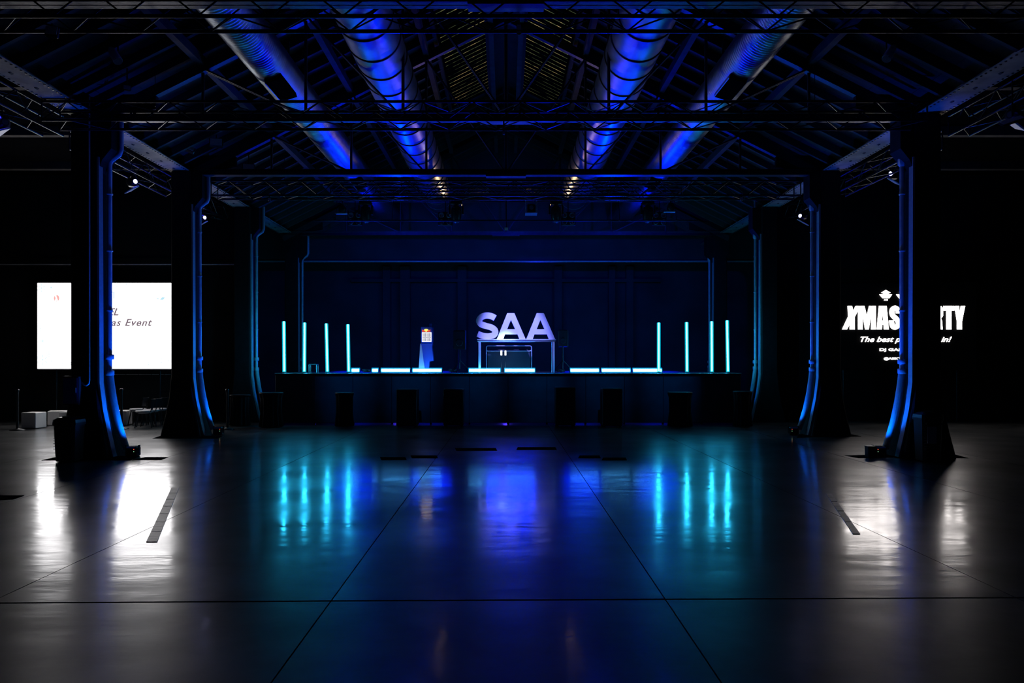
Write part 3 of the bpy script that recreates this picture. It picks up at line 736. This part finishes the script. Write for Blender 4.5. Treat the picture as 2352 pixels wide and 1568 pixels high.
# speakers left and right of the sign
def stage_speaker(xa, xb, ya, yb, z, label):
    p = px((xa + xb)/2, yb, z); wd = (xb - xa)*z/F/2; ht = (yb - ya)*z/F
    t = thing('speaker', label, 'speaker', (p.x, z, SH), group='speakers beside the sign')
    b = p.z - SH
    MB().bbox(-wd, wd, 0, .3, b, b + ht, .02).build('cabinet', M['black'], t)
    MB().box(-wd*.86, wd*.86, -.008, 0, b + .03, b + ht - .03).build('front_grille', M['fixture'], t)
    MB().lathe([(wd*.55, 0), (wd*.6, -.012), (wd*.5, -.014), (.02, -.006)], (0, -.008, b + ht*.35), 20, 'Y').build('woofer', M['black'], t)
    MB().tube((0, .15, .1), (0, .15, b), .02, 8).build('pole', M['truss'], t)
    for k in range(3):
        a = 2*PI*k/3 + .3
        bar('leg', (0, .15, .35), (.35*math.cos(a), .15 + .35*math.sin(a), 0), .012, M['truss'], t, n=6)
    MB().bbox(wd - .02, wd + .005, -.01, .3, b, b + ht, .004).build('side_trim', M['steel'] if xb < 1160 else M['stage'], t)
stage_speaker(1041, 1069, 758, 802, 20.9, 'black speaker on a stand left of the lettered sign')
stage_speaker(1282, 1305, 757, 796, 21.4, 'black speaker on a stand right of the lettered sign')

# drinks cooler on a tapered stand
ZR = 20.5; q = px(979, 0, ZR); kx = ZR / F
cl = thing('drinks_cooler', 'small lit drinks cooler with red and yellow emblem on a blue tapered stand', 'cooler', (q.x, ZR, SH))
U = lambda x: (x - 979) * kx
V = lambda y: px(0, y, ZR).z - SH
MB().bbox(U(967), U(993), 0, .32, V(786.5), V(750), .012).build('cabinet', M['blue_panel'], cl)
MB().bbox(U(985), U(991), .1, .16, V(750), V(742.5), .005).build('antenna_block', M['blue_panel'], cl)
MB().box(U(969.2), U(991), -.012, -.002, V(784.5), V(763)).build('glass_door', M['fridge_light'], cl)
dd = cl
for r_, (ya, yb) in enumerate(((773.5, 765), (783.5, 776))):
    for k in range(9):
        x = U(971.2) + k * (U(989) - U(971.2)) / 8
        MB().tube((x, -.03, V(ya)), (x, -.03, V(yb)), .008, 8).build('can', M['fridge_can'], cl)
MB().box(U(970), U(990.5), -.035, -.014, V(775.2), V(774)).build('shelf', M['fridge_can'], cl)
sun = [(U(979) + .065*math.cos(R(a))*1.0, V(758.6) + .042*math.sin(R(a))) for a in range(0, 360, 15)]
MB().prism(sun, -.022, -.012).build('sun_emblem', M['fridge_yellow'], cl)
for s in (-1, 1):
    bull = [(.012,-.03),(.03,.0),(.055,.012),(.085,.01),(.1,.03),(.115,.03),(.108,.0),(.112,-.035),(.09,-.02),(.07,-.022),(.06,-.04),(.045,-.02),(.03,-.03)]
    MB().prism([(U(979) + s*a, V(759.5) + b) for a, b in bull][::s], -.03, -.02).build('emblem_figure', M['fridge_red'], cl)
MB().prism([(U(966), V(788)), (U(993), V(788)), (U(991.5), V(796)), (U(994.5), V(818)), (U(995), V(828)), (U(986), V(830)), (U(984), 0), (U(973), 0)], .04, .28).build('stand', M['blue_panel'], cl)
MB().prism([(U(965.5), V(789)), (U(968), V(793)), (U(977), 0), (U(961.5), 0)], -.02, .035).build('stand_wing', M['silver'], cl)

# small things on the stage
p = px(718, 857, 20.1)
t = thing('stool', 'small open metal stool between the second and third left tubes', 'stool', (p.x, 20.1, SH))
MB().bbox(-.11, .11, 0, .2, .22, .24, .005).build('seat', M['steel'], t)
for a in (-.1, .1):
    for b_ in (.01, .19): bar('leg', (a, b_, 0), (a, b_, .22), .008, M['pipe'], t, n=6)
for x, zz, lab in ((842, 20.3, 'bundle of cable on the stage in the gap of the light bars'), (1288, 20.6, 'bundle of cable on the stage right of the sign'), (1040, 20.6, 'bundle of cable on the stage left of the sign')):
    p = px(x, 0, zz); pts = []
    for k in range(60):
        a = k * .5; pts.append((p.x + (.1 + .02*math.sin(k*1.7))*math.cos(a), zz + .08*math.sin(a), SH + .02 + .0012*k))
    o = MB().path(pts, .008, 5).build('cable_coil', M['black']); tag(o, lab, 'cable')

# items in front of the stage
def cabinet(xa, xb, yt, z, label, d=.5, m='stage', name='subwoofer', cat='speaker', grp='speaker boxes before the stage'):
    p = px((xa+xb)/2, yt, z); wd = (xb - xa)*z/F/2
    t = thing(name, label, cat, (p.x, z, 0), group=grp)
    MB().bbox(-wd, wd, 0, d, .03, p.z, .015).build('cabinet', M[m], t)
    MB().box(-wd + .03, wd - .03, -.01, 0, .07, p.z - .04).build('front_grille', M['black'], t)
    MB().box(-wd + .008, -wd + .022, -.012, 0, .04, p.z - .01).box(wd - .022, wd - .008, -.012, 0, .04, p.z - .01).build('corner_trim', M['steel'], t)
    for a in (-wd + .05, wd - .05):
        for b_ in (.05, d - .05): MB().lathe([(.03, 0), (.03, .03)], (a, b_, 0), 8).build('foot', M['black'], t)
cabinet(1018, 1064, 893, 19.05, 'tall dark speaker box before the stage, left of the sign')
cabinet(1276, 1322, 889, 19.05, 'tall dark speaker box before the stage, right of the sign')
cabinet(910, 957, 894, 18.85, 'low dark box before the stage below the drinks cooler')
cabinet(1384, 1430, 892, 18.85, 'low dark box before the stage below the right light bars')
def table(xa, xb, yt, z, label):
    p = px((xa+xb)/2, yt, z); r = (xb - xa)*z/F/2
    t = thing('high_table', label, 'table', (p.x, z, 0), group='dark standing tables')
    MB().lathe([(r, p.z - .03), (r + .004, p.z - .015), (r, p.z)], (0,0,0), 28).build('table_top', M['black'], t)
    n = 28; rings = []
    for h, k in ((.02, .95), (.4, .82), (.75, .88), (p.z - .03, .99)):
        rings.append([((r*k + (.02 if j % 2 else -.02)*(1.2 - h))*math.cos(2*PI*j/n), (r*k + (.02 if j % 2 else -.02)*(1.2-h))*math.sin(2*PI*j/n), h) for j in range(n)])
    MB().loft(rings).build('cloth_skirt', M['wall_black'], t)
table(596, 650, 901, 18.9, 'dark cloth-covered table before the left end of the stage')
table(528, 574, 906, 19.3, 'dark cloth-covered table just left of the third left column')
table(1684, 1727, 898, 19.0, 'dark cloth-covered table before the right end of the stage')
table(770, 812, 901, 19.0, 'dark cloth-covered table below the third and fourth left tubes')
table(1534, 1590, 900, 19.0, 'dark cloth-covered table below the right tubes')

# ------------------------------------------------------------ LED walls
ZL = 20.3
def led_frame(xa, xb, ya, yb, name, label):
    p = px(xa, yb, ZL); wd = (xb - xa)*ZL/F; ht = (yb - ya)*ZL/F
    t = thing(name, label, 'screen', (p.x, ZL, p.z))
    MB().box(-.03, wd + .03, .03, .14, -.03, ht + .03).build('cabinet_frame', M['black'], t)
    for x in (.4, wd - .4): bar('support_leg', (x, .2, -p.z), (x, .2, ht), .03, M['truss'], t, n=8)
    return t, wd, ht, ZL/F
t, wd, ht, k = led_frame(86, 393, 650, 846.5, 'led_wall', 'large glowing white LED wall with snowflakes and italic lettering, left')
nx, nz_ = 6, 4
for i in range(nx):
    for j in range(nz_):
        MB().box(wd*i/nx + .0004, wd*(i+1)/nx - .0004, 0, .03, ht*j/nz_ + .0004, ht*(j+1)/nz_ - .0004).build('screen_panel', M['screen_white'], t)
D = lambda x, y: ((x - 86)*k, -.006, (846.5 - y)*k)
zz = 360/2352
def LP(u, v): return (60 + u*zz, 630 + v*zz)          # zoomed picture point to photo point
a = D(*LP(1200, 612)); lettering('lettering', 'NEL', M['ink_dark'], t, at(a[0] - .17, a[1], a[2]), .27, .52, .35, .008)
b_ = D(*LP(1000, 770)); lettering('lettering', 'Xmas Event', M['ink_dark'], t, at(b_[0] + .02, b_[1], b_[2]), .27, 1.62, .35, .008, space=1.15)
# comb-shaped blue mark
o_ = D(*LP(1130, 362)); u_ = zz * k
MB().box(o_[0], o_[0] + 195*u_, -.008, -.003, o_[2] + 88*u_, o_[2] + 100*u_).box(o_[0] + 183*u_, o_[0] + 195*u_, -.008, -.003, o_[2], o_[2] + 90*u_).box(o_[0], o_[0] + 12*u_, -.008, -.003, o_[2], o_[2] + 90*u_).build('comb_mark', M['ink_blue'], t)
for dx in (36, 74, 110, 146): MB().box(o_[0] + dx*u_, o_[0] + (dx + 12)*u_, -.008, -.003, o_[2], o_[2] + 60*u_).build('comb_tooth', M['ink_blue'], t)
# red oval badge with pale figure
c_ = D(*LP(458, 358)); ov = [(c_[0] + 42*u_*math.cos(R(q_)), c_[2] + 52*u_*math.sin(R(q_))) for q_ in range(0, 360, 15)]
MB().prism(ov, -.007, -.003).build('badge', M['ink_red'], t)
for s in (-1, 1):
    MB().prism([(c_[0] - s*6*u_, c_[2] + 4*u_), (c_[0] + s*6*u_, c_[2] + 4*u_), (c_[0] + s*24*u_, c_[2] - 46*u_), (c_[0] + s*8*u_, c_[2] - 46*u_)], -.012, -.007).build('badge_figure', M['screen_white'], t)
MB().prism([(c_[0] - 22*u_, c_[2] + 40*u_), (c_[0] - 6*u_, c_[2] + 44*u_), (c_[0] + 8*u_, c_[2] + 2*u_), (c_[0] - 8*u_, c_[2] - 2*u_)], -.012, -.007).build('badge_figure', M['screen_white'], t)
# open-book logo at the right
l_ = D(*LP(2005, 385))
MB().prism([(l_[0], l_[2]), (l_[0] + 50*u_, l_[2]), (l_[0] + 88*u_, l_[2] + 44*u_), (l_[0] + 32*u_, l_[2] + 44*u_)], -.007, -.003).build('book_page', M['ink_cyan'], t)
MB().prism([(l_[0] - 60*u_, l_[2] + 40*u_), (l_[0] - 12*u_, l_[2] + 36*u_), (l_[0] - 6*u_, l_[2] + 8*u_), (l_[0] - 36*u_, l_[2] + 8*u_)], -.007, -.003).build('book_page', M['ink_pale'], t)
lettering('lettering', 'SAA', M['ink_pale'], t, at(l_[0] - 30*u_, -.006, l_[2] + 58*u_), .07, .13)
# snowflakes
def flake(cx_, cy_, r, m):
    c = D(*LP(cx_, cy_)); f = MB()
    for a_ in range(6):
        an = R(60*a_ + 30); dx, dz = math.cos(an), math.sin(an)
        def seg(x0, z0, x1, z1, w_=.007):
            d = Vector((x1-x0, z1-z0)); n_ = Vector((-d.y, d.x)).normalized()*w_
            f.prism([(x0-n_.x, z0-n_.y), (x1-n_.x, z1-n_.y), (x1+n_.x, z1+n_.y), (x0+n_.x, z0+n_.y)], -.006, -.003)
        seg(c[0], c[2], c[0] + dx*r, c[2] + dz*r)
        for q_ in (.45, .7):
            for sgn in (-1, 1):
                an2 = an + sgn*R(50); seg(c[0] + dx*r*q_, c[2] + dz*r*q_, c[0] + dx*r*q_ + math.cos(an2)*r*.28, c[2] + dz*r*q_ + math.sin(an2)*r*.28, .005)
    f.build('snowflake', m, t)
for cx_, cy_, r, m in ((232, 205, 70, 'ink_cyan'), (376, 197, 18, 'ink_cyan'), (1362, 180, 55, 'ink_pale'), (1505, 147, 12, 'ink_cyan'), (245, 1000, 26, 'ink_cyan'), (215, 810, 45, 'ink_pale'),
                    (252, 1282, 95, 'ink_cyan'), (345, 1195, 45, 'ink_pale'), (385, 1300, 50, 'ink_pale'), (545, 1330, 60, 'ink_pale'), (2030, 1320, 75, 'ink_pale'), (1840, 1350, 35, 'ink_pale'), (2140, 1290, 30, 'ink_pale'), (700, 1340, 50, 'ink_pale')):
    flake(cx_, cy_, r*u_, M[m])

t, wd, ht, k = led_frame(1912, 2242, 650, 846.5, 'led_wall', 'large black LED wall with white party lettering, right')
M['led_black'] = mat('led_wall_black', (0.008, 0.008, 0.01), 0.5)
for i in range(6):
    for j in range(4):
        MB().box(wd*i/6 + .002, wd*(i+1)/6 - .002, 0, .03, ht*j/4 + .002, ht*(j+1)/4 - .002).build('screen_panel', M['led_black'], t)
def RP(u, v): return ((1900 + u*zz - 1912)*k, (846.5 - (640 + v*zz))*k)
u_ = zz*k
def glyph(splines, name='letter'):
    outline(name, [[RP(*q_) for q_ in s_] for s_ in splines], M['led_text'], t, .006, at(0, -.006, 0))
T, B_ = 408, 760
glyph([[(305,T),(372,T),(385,T+75),(425,T),(490,T),(412,T+165),(412,B_),(335,B_),(335,T+275),(295,B_),(222,B_),(312,T+160)]])
def glyph_M(x0, x1):
    w_ = x1 - x0
    glyph([[(x0,T),(x0+w_*.36,T),(x0+w_*.5,T+150),(x0+w_*.62,T),(x1,T),(x1,B_),(x1-w_*.27,B_),(x1-w_*.27,T+130),(x0+w_*.6,B_),(x0+w_*.4,B_),(x0+w_*.26,T+130),(x0+w_*.26,B_),(x0,B_)]])
glyph_M(460, 728)
def glyph_A(x0, x1):
    w_ = x1 - x0
    glyph([[(x0+w_*.18,T),(x0+w_*.82,T),(x1,B_),(x1-w_*.4,B_),(x1-w_*.43,B_-72),(x0+w_*.45,B_-72),(x0+w_*.42,B_),(x0,B_)], [(x0+w_*.5,T+95),(x0+w_*.56,B_-132),(x0+w_*.44,B_-132)]])
glyph_A(742, 922)
glyph([[ (p_.x, p_.y) for p_ in stroke([(1062,518),(1055,465),(1018,440),(978,460),(968,505),(985,555),(1035,600),(1062,650),(1058,700),(1018,728),(980,710),(965,655),(962,625)], 72)]])
def glyph_P(x0, x1, leg=False):
    out = [(x0,T),(x1-30,T),(x1,T+30),(x1,T+150),(x1-30,T+190)]
    if leg: out += [(x1-15,T+215),(x1-5,B_),(x1-75,B_),(x1-80,T+225),(x0+72,T+220)]
    else: out += [(x0+72,T+210)]
    out += [(x0+72,B_),(x0,B_)]
    glyph([out, [(x0+72,T+62),(x1-72,T+62),(x1-68,T+145),(x0+72,T+145)]])
glyph_P(1180, 1345); glyph_A(1355, 1530); glyph_P(1548, 1735, True)
glyph([[(1742,T),(1905,T),(1905,T+70),(1862,T+70),(1862,B_),(1785,B_),(1785,T+70),(1742,T+70)]])
glyph([[(1908,T),(1975,T),(1988,T+110),(2002,T),(2068,T),(2020,T+230),(2020,B_),(1945,B_),(1945,T+230)]])
def row(text, u0, v, u1, size, shear, bold, nm='lettering'):
    p_ = RP(u0, v); lettering(nm, text, M['led_text'], t, at(p_[0], -.006, p_[1]), size, (u1 - u0)*u_, shear, bold)
row('The best party to be in!', 500, 945, 1865, .20, .35, .0015)
row('DJ GABRI', 785, 1082, 1215, .10, 0, .002)
row('@ASSOCIATIONS', 850, 1212, 1420, .085, 0, .001)
# twin emblems: mortarboard over open book
glyph([[(878,168),(948,208),(918,222),(915,240),(878,262),(840,240),(838,222),(808,208)]], 'cap_emblem')
glyph([[(780,236),(838,236),(876,258),(858,292),(830,292)]], 'book_emblem')
glyph([[(972,236),(916,236),(884,262),(868,292),(930,292)]], 'book_emblem')
row('AAS', 850, 325, 906, .045, 0, .002)
row('SAA', 1085, 222, 1215, .085, 0, .004)
glyph([[(1032,236),(1090,236),(1128,258),(1110,298),(1082,298)]], 'book_emblem')
glyph([[(1224,236),(1168,236),(1136,262),(1120,298),(1182,298)]], 'book_emblem')
row('SAA', 1085, 325, 1165, .03, 0, .002)
# rails over and under the left LED wall
for (xa, xb, y, r, lab) in ((-20, 560, 607, .018, 'thin horizontal pipe on the dark partition above the white LED wall'), (246, 392, 860, .008, 'thin rail below the white LED wall')):
    pa, pb = px(xa, y, 20.62), px(xb, y, 20.62); o = MB().tube((pa.x, 20.62, pa.z), (pb.x, 20.62, pb.z), r, 8).build('wall_rail', M['pipe']); tag(o, lab, 'rail')
    for k_ in range(5): MB().box(-.01, .01, 0, .14, -.012, .012).build('bracket', M['steel'], o, (pa.x + (pb.x - pa.x)*(k_ + .5)/5, 20.61, pa.z))

# ------------------------------------------------------------ left aisle furniture
def cube(xc, yb, wpx, hpx, rz, label):
    z = EYE*F/(yb - HY); s_ = wpx*z/F/2; h_ = hpx*z/F
    t = thing('cube_seat', label, 'cube seat', ((xc - CX)*z/F, z + s_, 0), R(rz), 'white cube seats')
    MB().bbox(-s_, s_, -s_, s_, .012, h_, .012).build('body', M['white'], t)
    MB().box(-s_ + .03, s_ - .03, -s_ + .03, s_ - .03, 0, .012).build('plinth', M['black'], t)
cube(66.5, 984.5, 36, 37, -6, 'white cube seat beside the leftmost post')
cube(122, 977, 36, 33, 22, 'white cube seat turned to a corner, second from the left')
cube(152, 980, 33, 34, -6, 'white cube seat partly behind the nearest left column')
cube(264, 977.5, 42, 34, 10, 'white cube seat behind the post right of the nearest left column')
def post(x, yb, label):
    z = EYE*F/(yb - HY)
    t = thing('barrier_post', label, 'post', ((x - CX)*z/F, z, 0), group='slim black barrier posts')
    MB().lathe([(.17, 0), (.17, .012), (.12, .03), (.035, .045), (.03, .06)], n=24).build('base', M['black'], t)
    MB().tube((0, 0, .05), (0, 0, .96), .03, 14).build('pole', M['black'], t)
    MB().lathe([(.035, .93), (.04, .95), (.04, .99), (.025, 1.0)], n=14).build('cap', M['truss'], t)
post(40, 987.5, 'black barrier post at the far left beside a white cube')
post(279, 985, 'black barrier post in front of the white cube, near the empty chairs')
post(522, 986, 'black barrier post between the second and third left columns')
def chair(x, yb, rz, label):
    z = EYE*F/(yb - HY)
    t = thing('lounge_chair', label, 'chair', ((x - CX)*z/F, z, 0), R(rz), 'dark chairs before the left partition')
    n = 16
    rings = []
    for h, k_ in ((.36, .7), (.39, .95), (.42, 1.0), (.435, .9)):
        rings.append([(.21*k_*math.cos(2*PI*j/n)*(1.0), .2*k_*math.sin(2*PI*j/n), h) for j in range(n)])
    MB().loft(rings).build('seat', M['hose'], t)
    vs = []
    for h, lean in ((.5, 0), (.62, .02), (.72, .04)):
        vs.append([(.2 + lean - .06*abs(j/5 - 1)**2*1.0, -.2 + .04*j, h) for j in range(11)] + [(.2 + lean + .02 - .06*abs(j/5 - 1)**2, -.2 + .04*j, h) for j in range(10, -1, -1)])
    MB().loft(vs).build('backrest', M['fixture'], t)
    for a_ in (-.16, .16):
        for b2 in (-.15, .15): bar('leg', (a_*.8, b2*.8, .38), (a_*1.2, b2*1.2, 0), .014, M['black'], t, n=7)
        bar('back_post', (.16, a_*.8, .4), (.2, a_*.8, .55), .012, M['black'], t, n=7)
chair(317, 975.5, 8, 'dark chair nearest the barrier post'); chair(331, 981.5, 20, 'dark chair second from the barrier post, set forward')
chair(347, 978, 5, 'dark chair third from the barrier post'); chair(364, 974.6, 0, 'dark chair nearest the second left column')

# bins, bucket, floor uplights
def bin_(p, label, wd, ht, lab, taper=.85):
    t = thing('rubbish_bin', label, 'bin', p, group='rubbish bins by the nearest columns')
    def ring(w_, d_, h): 
        c = .04; return [(-w_+c,-d_,h),(w_-c,-d_,h),(w_,-d_+c,h),(w_,d_-c,h),(w_-c,d_,h),(-w_+c,d_,h),(-w_,d_-c,h),(-w_,-d_+c,h)]
    MB().loft([ring(wd*taper, wd*taper, 0.02), ring(wd*taper*1.02, wd*taper*1.02, .1), ring(wd*.97, wd*.97, ht - .12)]).build('body', M['black'], t)
    MB().loft([ring(wd*1.04, wd*1.04, ht - .13), ring(wd*1.04, wd*1.04, ht - .09), ring(wd*1.0, wd*1.0, ht - .04), ring(wd*.7, wd*.7, ht)]).build('lid', M['black'], t)
    MB().lathe([(wd*.55, ht), (wd*.6, ht + .012), (wd*.5, ht + .018)], n=20).build('rim', M['column'], t)
    if lab: MB().box(-wd*.6, wd*.25, -wd*.96 - .008, -wd*.93, ht*.38, ht*.72).build('paper_label', M['label'], t)
    for s in (-1, 1): MB().box(-.04, .04, -.012, .012, ht - .2, ht - .17).build('handle', M['fixture'], t, (s*wd*.5, -wd*1.0, 0))
    for k_ in range(5): MB().box(-wd*.9, -wd*.9 + .05, -wd*.92, -wd*.91, .22 + .045*k_, .228 + .045*k_).build('rib', M['pipe'], t)
b1 = px(147, 1062, 12.2); bin_((b1.x, 12.35, 0), 'dark rubbish bin before the nearest left column', .185, .74, False)
b2 = px(2128, 1052, 12.4); bin_((b2.x, 12.36, 0), 'dark rubbish bin with a pale label before the nearest right column', .175, .82, True)
z = EYE*F/(1050 - HY); t = thing('bucket', 'small square black bucket on the floor inside the nearest right column', 'bucket', ((1998.5 - CX)*z/F, z, .006))
MB().loft([[(-.06,-.06,0),(.06,-.06,0),(.06,.06,0),(-.06,.06,0)], [(-.066,-.066,.185),(.066,-.066,.185),(.066,.066,.185),(-.066,.066,.185)]]).build('body', M['black'], t)
MB().bbox(-.07, .07, -.07, .07, .182, .195, .004).build('rim', M['black'], t)
for s, nm in ((-1, 'left'), (1, 'right')):
    for y, q, k_ in ((12.98, 'nearest', 1.0), (16.85, 'second', 1.0), (20.55, 'third', .9)):
        if y > 20 : continue
        t = thing('floor_uplight', 'black floor uplight at the foot of the %s %s column' % (q, nm), 'stage light', (s*6.54, y, 0.006), group='floor uplights')
        MB().bbox(-.1, .1, -.09, .09, 0, .17, .02).build('housing', M['black'], t)
        MB().box(-.07, .07, -.07, .07, .17, .178).build('lens', M['lens'], t)
        for sx in (-1, 1): MB().box(-.006, .006, -.03, .03, .05, .2).build('bracket', M['truss'], t, (sx*.108, 0, 0))
        MB().lathe([(.007, 0), (.007, -.004)], (-s*.06, -.091, .13), 8, 'Y').build('indicator', M['led_red'], t)
        MB().lathe([(.006, 0), (.006, -.004)], (-s*.06, -.091, .09), 8, 'Y').build('indicator', M['led_green'], t)
